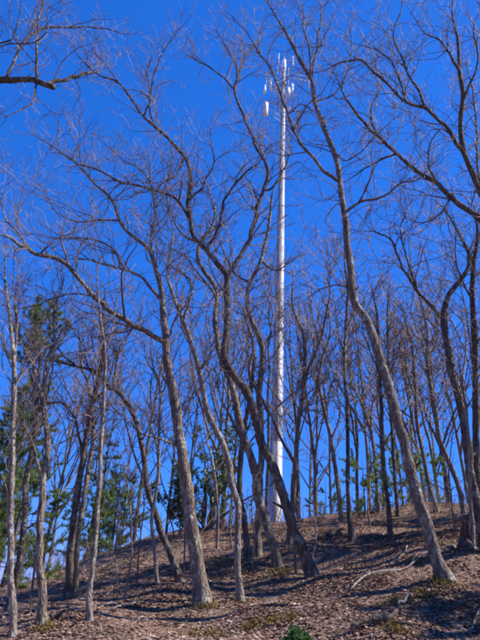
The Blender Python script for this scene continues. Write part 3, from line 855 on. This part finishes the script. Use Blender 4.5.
pine('dense pine at the left edge behind the slanting trunk', 4, 24, 8.8, 0.14, 2.4, PINE_YOUNG, 801, r0=0.2, dens=1.5, ntuft=16)
pine('tall bare-stemmed pine whose airy top clump shows above the other pines at left', -2, 30, 17.0, 0.78, 2.4, PINE_YOUNG, 802, r0=0.2, dens=1.8, ntuft=18)
pine('broad pine showing between the twin trunks and the pale slender trunk', 92, 34, 8.6, 0.10, 2.6, PINE, 803, r0=0.2)
pine('low shadowed pine at the far left, under the other pines', 16, 21, 4.5, 0.05, 1.6, PINE, 804, r0=0.12)
pine('small pine in the gap right of the pale slender trunk', 114, 30, 4.6, 0.05, 1.6, PINE, 805, r0=0.1)
pine('small bright young pine on the crest right of the pale slender trunk', 118, 22, 2.6, 0.05, 1.0, PINE_YOUNG, 806, r0=0.04, name='young_pine', needle=0.15)
pine('little bright pine seedling beside the foot of the twin trunks', 50, 15.5, 1.2, 0.05, 0.5, PINE_YOUNG, 807, r0=0.025, name='young_pine', needle=0.13)
YG = 'young pines along the right crest'
pine('bright young pine just right of the straight slender dark tree', 366, 22, 2.3, 0.05, 0.9, PINE_YOUNG, 808, r0=0.04, name='young_pine', group=YG, needle=0.15)
pine('tallest bright young pine, close behind the left side of the big bent trunk', 399, 23, 3.0, 0.05, 1.1, PINE_YOUNG, 809, r0=0.05, name='young_pine', group=YG, needle=0.15)
pine('young pine on the crest just right of the big bent trunk', 432, 24, 2.2, 0.05, 1.0, PINE_YOUNG, 810, r0=0.04, name='young_pine', group=YG, needle=0.15)
pine('dark small pine on the crest between the V-forked tree and the straight slender one', 326, 33, 3.4, 0.05, 1.3, PINE, 811, r0=0.05, name='young_pine', group=YG, needle=0.15)

# evergreens standing just beyond the right edge: their shade lies across the right slope
EDGE = 'evergreens beyond the right edge of the view'
def pine_at(label, X, Y, H, spread, seed, crown_t):
    d = ray(0, 530)
    r_ = ray(240, 530)
    lo, hi = -2000.0, 4000.0
    for _ in range(60):
        m_ = (lo + hi) / 2
        q = ray(m_, 530)
        if q[0] / q[1] * Y < X: lo = m_
        else: hi = m_
    pine(label, (lo + hi) / 2, Y, H, crown_t, spread, PINE, seed, r0=0.2, group=EDGE, dens=1.2, ntuft=12, nw=0.017)
pine_at('evergreen beyond the right edge shading the band behind the bent trunk', 12.3, 12.2, 15.0, 2.8, 821, 0.10)
pine_at('evergreen beyond the right edge shading the far right slope', 15.5, 16.8, 14.0, 2.6, 822, 0.10)
pine_at('evergreen beyond the right edge shading the bottom right corner', 10.2, 6.9, 7.6, 2.0, 823, 0.08)

def leaf_mat(name, a, b_, rough=0.4):
    mt, t, b = new_mat(name, rough, 0.4)
    g = t.nodes.new('ShaderNodeNewGeometry')
    c = ramp(t, g.outputs['Random Per Island'], [(0.0, a), (1.0, b_)])
    thin_leaf(t, b, c, 0.25)
    return mt
LAUREL = leaf_mat('glossy_evergreen_leaf', (0.050, 0.085, 0.028), (0.14, 0.18, 0.065), 0.35)

def leaves(rng, C, D, L, wfac=0.36, droop=0.3):
    M = len(C)
    d = norm(D)
    s_ = norm(np.cross(d, UPZ[None] + rng.normal(size=(M, 3)) * 0.5))
    u = np.cross(s_, d)
    Lc = L[:, None]
    pts = [C, C + d * Lc * 0.35 + s_ * Lc * wfac * 0.5 + u * Lc * 0.06, C + d * Lc * 0.75 + s_ * Lc * wfac * 0.42 - u * Lc * 0.02 * droop, C + d * Lc - u * Lc * 0.25 * droop,
           C + d * Lc * 0.75 - s_ * Lc * wfac * 0.42 - u * Lc * 0.02 * droop, C + d * Lc * 0.35 - s_ * Lc * wfac * 0.5 + u * Lc * 0.06]
    V = np.stack(pts, 1).reshape(-1, 3)
    o_ = np.arange(M)[:, None] * 6
    return V, [np.concatenate([o_ + np.array([[0, 3, 2, 1]]), o_ + np.array([[0, 5, 4, 3]])])]

def shrub(label, px, Y, H, spread, seed, nstem, whorl, leafL, name='evergreen_shrub', cat='shrub', mat=None, base_px=None):
    rng = np.random.default_rng(seed)
    if base_px is not None:
        base = hit(*base_px).copy()
    else:
        d = ray(px, 540); X = d[0] / d[1] * Y
        base = np.array((X, Y, 0.0))
    base[2] = float(ground(base[0], base[1]))
    root = empty(name, base, label, cat)
    q = np.empty((nstem, 9, 3))
    q[:, 0] = base + np.stack([rng.normal(0, 0.12 * spread, nstem), rng.normal(0, 0.12 * spread, nstem), np.full(nstem, -0.1)], 1)
    dd = norm(np.stack([rng.normal(0, 0.42, nstem), rng.normal(0, 0.42, nstem), np.ones(nstem)], 1))
    L = H * rng.uniform(0.55, 1.1, nstem)[:, None]
    for s_ in range(1, 9):
        dd = norm(dd + rng.normal(0, 0.14, (nstem, 3)) + UPZ * 0.05)
        q[:, s_] = q[:, s_ - 1] + dd * L / 8
    r = np.linspace(1, 0.3, 9)[None] * (0.012 * H + 0.003) * np.ones((nstem, 1))
    P2, R2 = spawn(rng, q, r, 0.16 * H / 3, 0.20 * spread, 0.55 * spread, 6, (30, 70), 0.22, 0.6, 0.004, 0.22, 0.12, 26, 1)
    P3, R3 = spawn(rng, P2, R2, 0.16 * H / 3, 0.08 * spread, 0.28 * spread, 4, (30, 70), 0.2, 0.6, 0.003, 0.22, 0.12, 6, 1)
    V, F = join([tubes(q, r, 6), tubes(P2, R2, 4), tubes(P3, R3, 3)])
    add('stems', make_mesh('stems', V - base, F, BARK[1]), root)
    tips = np.concatenate([P2[:, -1], P3[:, -1], P3[:, 2]]); td = np.concatenate([norm(P2[:, -1] - P2[:, -2]), norm(P3[:, -1] - P3[:, -2]), norm(P3[:, 2] - P3[:, 1])])
    C = np.repeat(tips, whorl, 0); D0 = np.repeat(td, whorl, 0)
    D = norm(D0 * 0.45 + rng.normal(size=C.shape) * 0.75)
    V, F = leaves(rng, C, D, leafL * rng.uniform(0.6, 1.15, len(C)))
    add('foliage', make_mesh('foliage', V - base, F, mat or LAUREL, smooth=False), root)
    return root

shrub('tall evergreen shrub with dark glossy leaves behind the thick trunk', 207, 19.0, 3.9, 1.5, 901, 11, 5, 0.13)
shrub('low dark evergreen shrub at the left foot of the tall one', 180, 20.5, 2.2, 1.3, 902, 8, 5, 0.13)
SEED_LEAF = leaf_mat('seedling_leaf', (0.05, 0.115, 0.030), (0.115, 0.20, 0.055), 0.4)
shrub('small green leafy seedling at the bottom edge', 0, 0, 0.13, 0.26, 903, 4, 2, 0.095, 'seedling', 'seedling', SEED_LEAF, base_px=(298, 645))

# ------------------------------------------------------------------ the monopole mast
def metal(name, c, rough, metallic, var=0.08):
    mt, t, b = new_mat(name, rough, 0.5)
    tc = t.nodes.new('ShaderNodeTexCoord')
    v = mapping(t, tc.outputs['Object'], (1, 1, 0.12))
    n1 = noise(t, v, 5.0, 5, 0.7)
    lo = tuple(x * (1 - var * 2) for x in c); hi = tuple(min(1, x * (1 + var)) for x in c)
    t.links.new(ramp(t, n1, [(0.35, lo), (0.65, hi)]), b.inputs['Base Color'])
    b.inputs['Metallic'].default_value = metallic
    return mt
GALV = metal('weathered_galvanised_steel', (0.36, 0.36, 0.39), 0.6, 0.1, 0.2)
WHITE = metal('white_antenna_shell', (0.82, 0.82, 0.82), 0.45, 0.0, 0.02)
DARKM = metal('dark_cable', (0.05, 0.05, 0.055), 0.6, 0.0)

def box(c, sx, sy, sz, rot=0.0):
    x, y, z = sx / 2, sy / 2, sz / 2
    b_ = 0.12 * min(sx, sy)
    ring = [(-x + b_, -y), (x - b_, -y), (x, -y + b_), (x, y - b_), (x - b_, y), (-x + b_, y), (-x, y - b_), (-x, -y + b_)]
    ca, sa = math.cos(rot), math.sin(rot)
    V = np.array([(c[0] + a * ca - b * sa, c[1] + a * sa + b * ca, c[2] + zz) for zz in (-z, z) for a, b in ring])
    F4 = np.array([(i, (i + 1) % 8, 8 + (i + 1) % 8, 8 + i) for i in range(8)])
    return V, [F4, np.array([list(range(7, -1, -1)), list(range(8, 16))])]

def bar(a, b, r, sides=6):
    return tubes(np.array([[a, b]], float), np.array([[r, r]], float), sides, cap=True)

def mast():
    Y = 47.0
    top = at(284, 60, Y)
    X = top[0]
    zb = float(ground(X, Y))
    H = top[2] - zb
    base = np.array((X, Y, zb))
    root = empty('antenna_mast', base, 'tall white-grey monopole antenna mast rising above the bare trees', 'mast')
    rb, rt = 0.62, 0.18
    nsec = 5
    rad = lambda t: rb + (rt - rb) * t
    for k in range(nsec):                                    # slip-jointed twelve-sided sections
        t0, t1 = k / nsec, (k + 1) / nsec
        zz = np.array([t0 * H - (0.9 if k else 0.5), t0 * H - (0.89 if k else 0.49), t1 * H])
        P = np.stack([np.zeros(3), np.zeros(3), zz], 1)
        R = np.array([rad(t0) + 0.02, rad(t0) + 0.022, rad(t1)])
        V, F = tubes(P[None], R[None], 12, ref=(1, 0.2, 0), cap=True)
        add('pole_section', make_mesh('pole_section', V, F, GALV, smooth=False), root)
    # cables in a strip and climbing pegs
    V, F = join([bar((0.06 * s - 0.1, -rad(0) - 0.05, 0.5), (0.06 * s - 0.1, -rad(1) - 0.05, H * 0.93), 0.022, 5) for s in range(3)])
    add('cable_run', make_mesh('cable_run', V, F, GALV), root)
    sc = Y / math.cos(math.radians(50)) / FPX * 1.0          # metres per photo pixel near the top
    # head: slim top cylinder with white shroud, lightning rod and whips
    V, F = join([bar((0, 0, H - 0.1), (0, 0, H + 0.5), 0.09, 8), bar((0, 0, H + 0.5), (0, 0, H + 1.1), 0.03, 6)])
    add('lightning_rod', make_mesh('lightning_rod', V, F, GALV), root)
    V, F = tubes(np.array([[(0, 0, H - 1.9), (0, 0, H - 1.85), (0, 0, H - 0.15), (0, 0, H - 0.1)]], float), np.array([[0.22, 0.26, 0.26, 0.22]]), 14, ref=(1, 0.2, 0), cap=True)
    add('shroud', make_mesh('shroud', V, F, WHITE), root)
    def frame(z, rad_f, nm, rot):
        """triangular antenna platform: three arms, three face rails, a collar"""
        parts = [tubes(np.array([[(0, 0, z - 0.25), (0, 0, z + 0.25)]], float), np.array([[0.33, 0.33]]), 12, ref=(1, 0.2, 0), cap=True)]
        corners = []
        for k in range(3):
            a = rot + k * 2 * math.pi / 3
            corners.append((math.cos(a) * rad_f, math.sin(a) * rad_f))
        for k in range(3):
            a, b = corners[k], corners[(k + 1) % 3]
            mx, my = (a[0] + b[0]) / 2, (a[1] + b[1]) / 2
            for dz in (-0.35, 0.35):
                parts.append(bar((a[0], a[1], z + dz), (b[0], b[1], z + dz), 0.035))
            parts.append(bar((0, 0, z), (mx, my, z), 0.05)); parts.append(bar((0, 0, z - 0.9), (mx, my, z - 0.1), 0.03))
            parts.append(bar((0, 0, z), (a[0], a[1], z), 0.035))
        V, F = join(parts)
        pf = add('platform', make_mesh('platform', V, F, GALV, smooth=False), root)
        return corners, pf
    z1 = at(284, 84, Y)[2] - zb
    c1, _ = frame(z1, 2.75, 'platform', math.radians(100))
    for (ax, ay, ph, side) in ((266, 90, 1.35, -1), (271.5, 84, 1.7, 1), (291.7, 88, 1.6, 1), (288.3, 94, 1.5, -1), (307.3, 82, 1.6, -1), (277, 88, 1.4, -1)):
        p = at(ax, ay, Y) - base
        dy = side * math.sqrt(max(0.15, 2.6 ** 2 - p[0] ** 2)) * 0.8
        p = at(ax, ay, Y + dy) - base
        out = np.array((p[0], p[1])); out = out / np.linalg.norm(out)
        rot = math.atan2(out[1], out[0]) + math.pi / 2
        V, F = box((p[0] + out[0] * 0.18, p[1] + out[1] * 0.18, p[2]), 0.27, 0.17, ph, rot)
        pn = add('panel_antenna', make_mesh('panel_antenna', V, F, WHITE, smooth=False), root)
        V, F = join([bar((p[0], p[1], min(p[2] - ph * 0.6, z1 - 0.45)), (p[0], p[1], max(p[2] + ph * 0.6, z1 + 0.45)), 0.04)]
                    + [bar((p[0], p[1], p[2] + e * ph), (p[0] + out[0] * 0.2, p[1] + out[1] * 0.2, p[2] + e * ph), 0.03) for e in (-0.3, 0.3)])
        add('mounting_pipe', make_mesh('mounting_pipe', V, F, GALV), pn)
    z2 = at(284, 106, Y)[2] - zb
    c2, _ = frame(z2, 1.9, 'platform', math.radians(75))
    # big white drum dish on the left and whips on the top frame
    p = at(265.5, 109, Y - 1.5) - base
    V, F = tubes(np.array([[p + (0, 0, -0.95), p + (0, 0, -0.85), p + (0, 0, 0.85), p + (0, 0, 0.95)]]), np.array([[0.18, 0.30, 0.30, 0.18]]), 12, ref=(1, 0.2, 0), cap=True)
    dr = add('drum_antenna', make_mesh('drum_antenna', V, F, WHITE), root)
    V, F = join([bar((0, 0, p[2] + 0.3), (p[0], p[1], p[2] + 0.3), 0.05), bar((0, 0, p[2] - 0.4), (p[0], p[1], p[2] - 0.4), 0.05)])
    add('mounting_arm', make_mesh('mounting_arm', V, F, GALV), dr)
    for (wx, wy0, wy1) in ((278.7, 64, 53), (293, 68, 56)):
        a = at(wx, wy0, Y - 0.6) - base; b = at(wx, wy1, Y - 0.6) - base; b[0] = a[0]; b[1] = a[1]
        V, F = tubes(np.array([[a, a + (b - a) * 0.3, b]]), np.array([[0.055, 0.05, 0.035]]), 6, ref=(1, 0.2, 0), cap=True)
        wh = add('whip_antenna', make_mesh('whip_antenna', V, F, WHITE), root)
        V, F = bar((0, 0, a[2] + 0.05), (a[0], a[1], a[2] + 0.05), 0.035)
        add('mounting_arm', make_mesh('mounting_arm', V, F, GALV), wh)
mast()

# ------------------------------------------------------------------ dead wood on the floor
def stick(label, pts, w0, w1, bark, seed, name='fallen_branch', lift=0.03, twigs=0, cat='branch', group='fallen branches on the slope'):
    rng = np.random.default_rng(seed)
    W = np.array([hit(a, b) for a, b in pts])
    S = smooth_line(W, max(10, len(pts) * 5))
    S[:, 2] = ground(S[:, 0], S[:, 1]) + lift + 0.02 * np.sin(np.linspace(0, 9, len(S)))
    R = np.array([px_radius(w, p) for w, p in zip(np.linspace(w0, w1, len(S)), S)])
    R *= 1 + 0.1 * rng.normal(size=len(R))
    base = S[0].copy()
    root = empty(name, base, label, cat, group)
    V, F = tubes(S[None], R[None], 8, ref=(0.1, 0.1, 1), rough=0.15, rng=rng, cap=True)
    add('stem', make_mesh('stem', V - base, F, bark), root)
    if twigs:
        Q, RR = spawn(rng, S[None], R[None], 0.3, 0.25, 0.7, 6, (25, 60), 0.3, 0.5, 0.006, 0.1, 0.1, twigs, 0)
        Q[:, :, 2] = np.maximum(Q[:, :, 2], ground(Q[:, :, 0], Q[:, :, 1]) + 0.01)
        V, F = tubes(Q, RR, 5)
        prop(add('twigs', make_mesh('twigs', V - base, F, bark), root), kind='stuff')
DEAD = bark_mat('bleached_dead_wood', (0.16, 0.13, 0.11), (0.36, 0.31, 0.275), (0.52, 0.47, 0.42), (0.42, 0.40, 0.36))
stick('long bleached branch curving across the leaves left of the bent trunk foot', [(351, 593), (360, 585), (368, 580), (383, 575), (400, 572), (415, 566), (428, 557)], 2.2, 1.2, DEAD, 1001, twigs=4, lift=0.05)
stick('short pale broken stick standing out of the leaves at lower right', [(399, 614), (404, 610), (411, 603)], 3.4, 2.4, DEAD, 1002, lift=0.10)
stick('dark rotten log lying below the pale broken stick', [(352, 633), (370, 627), (388, 621), (404, 613)], 7, 4.5, BARK[1], 1003, lift=0.05, name='rotten_log', cat='log')
stick('thin grey branch lying near the bottom right corner', [(470, 638), (474, 626), (482, 612)], 4, 2.5, BARK[0], 1004)
stick('dark fallen log at the foot of the crooked thin tree', [(318, 541), (332, 537), (347, 533)], 5, 3.5, BARK[1], 1005, lift=0.08, name='rotten_log', cat='log')
stick('slim bent branch on the slope left of the straight slender tree', [(298, 552), (312, 549), (330, 552), (340, 556)], 2, 1.2, BARK[2], 1006, twigs=2)
stick('thin stick on the shaded slope left of the big bent trunk', [(398, 562), (404, 556), (408, 548)], 2, 1.2, BARK[2], 1007)
stick('straight twig lying below the thick trunk left of centre', [(165, 628), (182, 624), (201, 622)], 2, 1.4, BARK[1], 1008)
stick('brown branch lying between the pale slender trunk and the thick trunk', [(112, 612), (130, 606), (149, 607)], 2.2, 1.3, BARK[2], 1009, twigs=3)
stick('dark stubby log in the leaves beside the mossy-footed fork', [(50, 622), (57, 619), (65, 617)], 5, 4, BARK[1], 1010, lift=0.05, name='rotten_log', cat='log')
stick('grey log beyond the bent trunk foot, running to the rotten stump', [(444, 556), (453, 550), (464, 547)], 3.5, 3, BARK[2], 1011, lift=0.05, name='rotten_log', cat='log')

def stump(label, px, py, h, r, seed, bark):
    rng = np.random.default_rng(seed)
    base = hit(px, py).copy(); base[2] = float(ground(base[0], base[1]))
    root = empty('stump', base, label, 'stump')
    n = 9
    z = np.linspace(-0.15, h, n)
    P = np.stack([0.06 * z, 0 * z, z], 1)
    R = r * (0.55 + 0.75 * np.exp(-np.maximum(z, 0) / (0.35 * h)))
    V, F = tubes(P[None], R[None], 18, ref=(0, 1, 0), rough=0.22, rng=rng, cap=False)
    V = V.copy()
    top = V[-18:]                                             # jagged broken rim
    top[:, 2] += rng.uniform(-0.35, 0.35, 18) * h * 0.5
    V[-18:] = top
    add('shell', make_mesh('shell', V, F, bark), root)
    a = np.arange(18) * 2 * math.pi / 18
    Vc = np.concatenate([np.stack([np.cos(a) * r * 0.6 + 0.04 * h, np.sin(a) * r * 0.6, np.full(18, h * 0.62)], 1), [[0.04 * h, 0, h * 0.5]]])
    Fc = np.array([(i, (i + 1) % 18, 18) for i in range(18)])
    add('heartwood', make_mesh('heartwood', Vc, [Fc], BARK[3]), root)
stump('rotten dark stump with spreading foot behind the thin pale young tree at right', 466, 549, 0.38, 0.12, 1101, BARK[3])
stump('small pale stub beside the straight slender tree', 354, 540, 0.28, 0.045, 1102, DEAD)

# ------------------------------------------------------------------ moss
def moss():
    rng = np.random.default_rng(77)
    mt, t, b = new_mat('moss', 0.9, 0.1)
    g = t.nodes.new('ShaderNodeNewGeometry')
    t.links.new(ramp(t, g.outputs['Random Per Island'], [(0.0, (0.085, 0.060, 0.016)), (1.0, (0.25, 0.180, 0.045))]), b.inputs['Base Color'])
    spots = [(276, 572, 0.55, 0.30), (284, 574, 0.3, 0.25), (447, 584, 0.42, 0.3), (437, 581, 0.25, 0.2), (44, 628, 0.3, 0.2), (258, 627, 0.6, 0.25), (285, 622, 0.35, 0.2), (205, 636, 0.5, 0.25),
             (395, 630, 0.3, 0.2), (392, 604, 0.45, 0.25), (422, 596, 0.5, 0.25), (206, 607, 0.3, 0.2), (225, 563, 0.9, 0.5), (415, 562, 0.4, 0.3), (243, 603, 0.2, 0.15)]
    Cs = []
    for (px, py, rx, ry) in spots:
        c = hit(px, py)
        rx, ry = rx * 0.62, ry * 0.6
        n = int(1100 * min(1.0, rx))
        a = rng.uniform(0, 6.28, n); r = np.sqrt(rng.random(n)) * (1 + 0.25 * np.sin(3 * a + px) + 0.15 * np.sin(7 * a))
        x = c[0] + np.cos(a) * r * rx; y = c[1] + np.sin(a) * r * ry * 1.6
        keep = (rng.random(n) < 1.15 - r * 0.85) & (np.sin(x * 23 + px) + np.sin(y * 19) + rng.normal(0, 0.5, n) > -0.4)
        z = ground(x, y) + 0.012 + 0.035 * np.clip(1 - r, 0, 1)
        Cs.append(np.stack([x, y, z], 1)[keep])
    C = np.concatenate(Cs)
    V, F = tufts(rng, C, np.broadcast_to(UPZ, C.shape) * 1.0, np.full(len(C), 0.028), 3, 0.009)
    prop(add('moss', make_mesh('moss', V, F, mt, smooth=False)), 'yellow-green moss cushions around trunk feet and on the near slope', 'moss', kind='stuff')
moss()

# ------------------------------------------------------------------ twigs in the litter and dry brush along the crest
def floor_twigs():
    rng = np.random.default_rng(61)
    n = 800
    XY = visible_ground_points(rng, n)
    az = rng.uniform(0, 6.28, n); L = rng.uniform(0.06, 0.40, n)
    t = np.linspace(-0.5, 0.5, 4)
    bend = rng.normal(0, 0.08, (n, 4)) * L[:, None]
    x = XY[:, 0:1] + np.cos(az)[:, None] * t * L[:, None] - np.sin(az)[:, None] * bend
    y = XY[:, 1:2] + np.sin(az)[:, None] * t * L[:, None] + np.cos(az)[:, None] * bend
    z = ground(x, y) + 0.02 + rng.normal(0, 0.006, (n, 4)) - 0.01
    P = np.stack([x, y, z], 2)
    R = rng.uniform(0.002, 0.006, (n, 1)) * np.array([[1, 0.9, 0.75, 0.5]])
    V, F = tubes(P, R, 4)
    prop(add('fallen_twigs', make_mesh('fallen_twigs', V, F, TWIG)), 'thin dead twigs strewn through the leaves of the slope', 'twigs', kind='stuff')
floor_twigs()

def brush():
    rng = np.random.default_rng(62)
    n = 900
    Y = rng.uniform(17, 31, n); X = rng.uniform(-0.45, 0.52, n) * Y
    cl = np.sin(X * 0.9 + 1) + np.sin(X * 2.1 + Y * 0.6)
    k = cl + rng.normal(0, 0.6, n) > 0.1
    X, Y = X[k], Y[k]; n = len(X)
    q = np.empty((n, 6, 3)); q[:, 0] = np.stack([X, Y, ground(X, Y) - 0.05], 1)
    d = norm(np.stack([rng.normal(0, 0.3, n), rng.normal(0, 0.3, n), np.ones(n)], 1))
    L = rng.uniform(0.3, 1.5, n)[:, None]
    for j in range(1, 6):
        d = norm(d + rng.normal(0, 0.16, (n, 3)))
        q[:, j] = q[:, j - 1] + d * L / 5
    R = np.linspace(0.011, 0.005, 6)[None] * np.ones((n, 1))
    P2, R2 = spawn(rng, q, R, 0.14, 0.15, 0.5, 4, (25, 65), 0.15, 0.7, 0.005, 0.15, 0.14, 8, 0)
    V, F = join([tubes(q, R, 4), tubes(P2, R2, 3)])
    prop(add('dry_brush', make_mesh('dry_brush', V, F, TWIG_FAR)), 'tangle of thin dry brush stems along the crest', 'brush', kind='stuff')
brush()
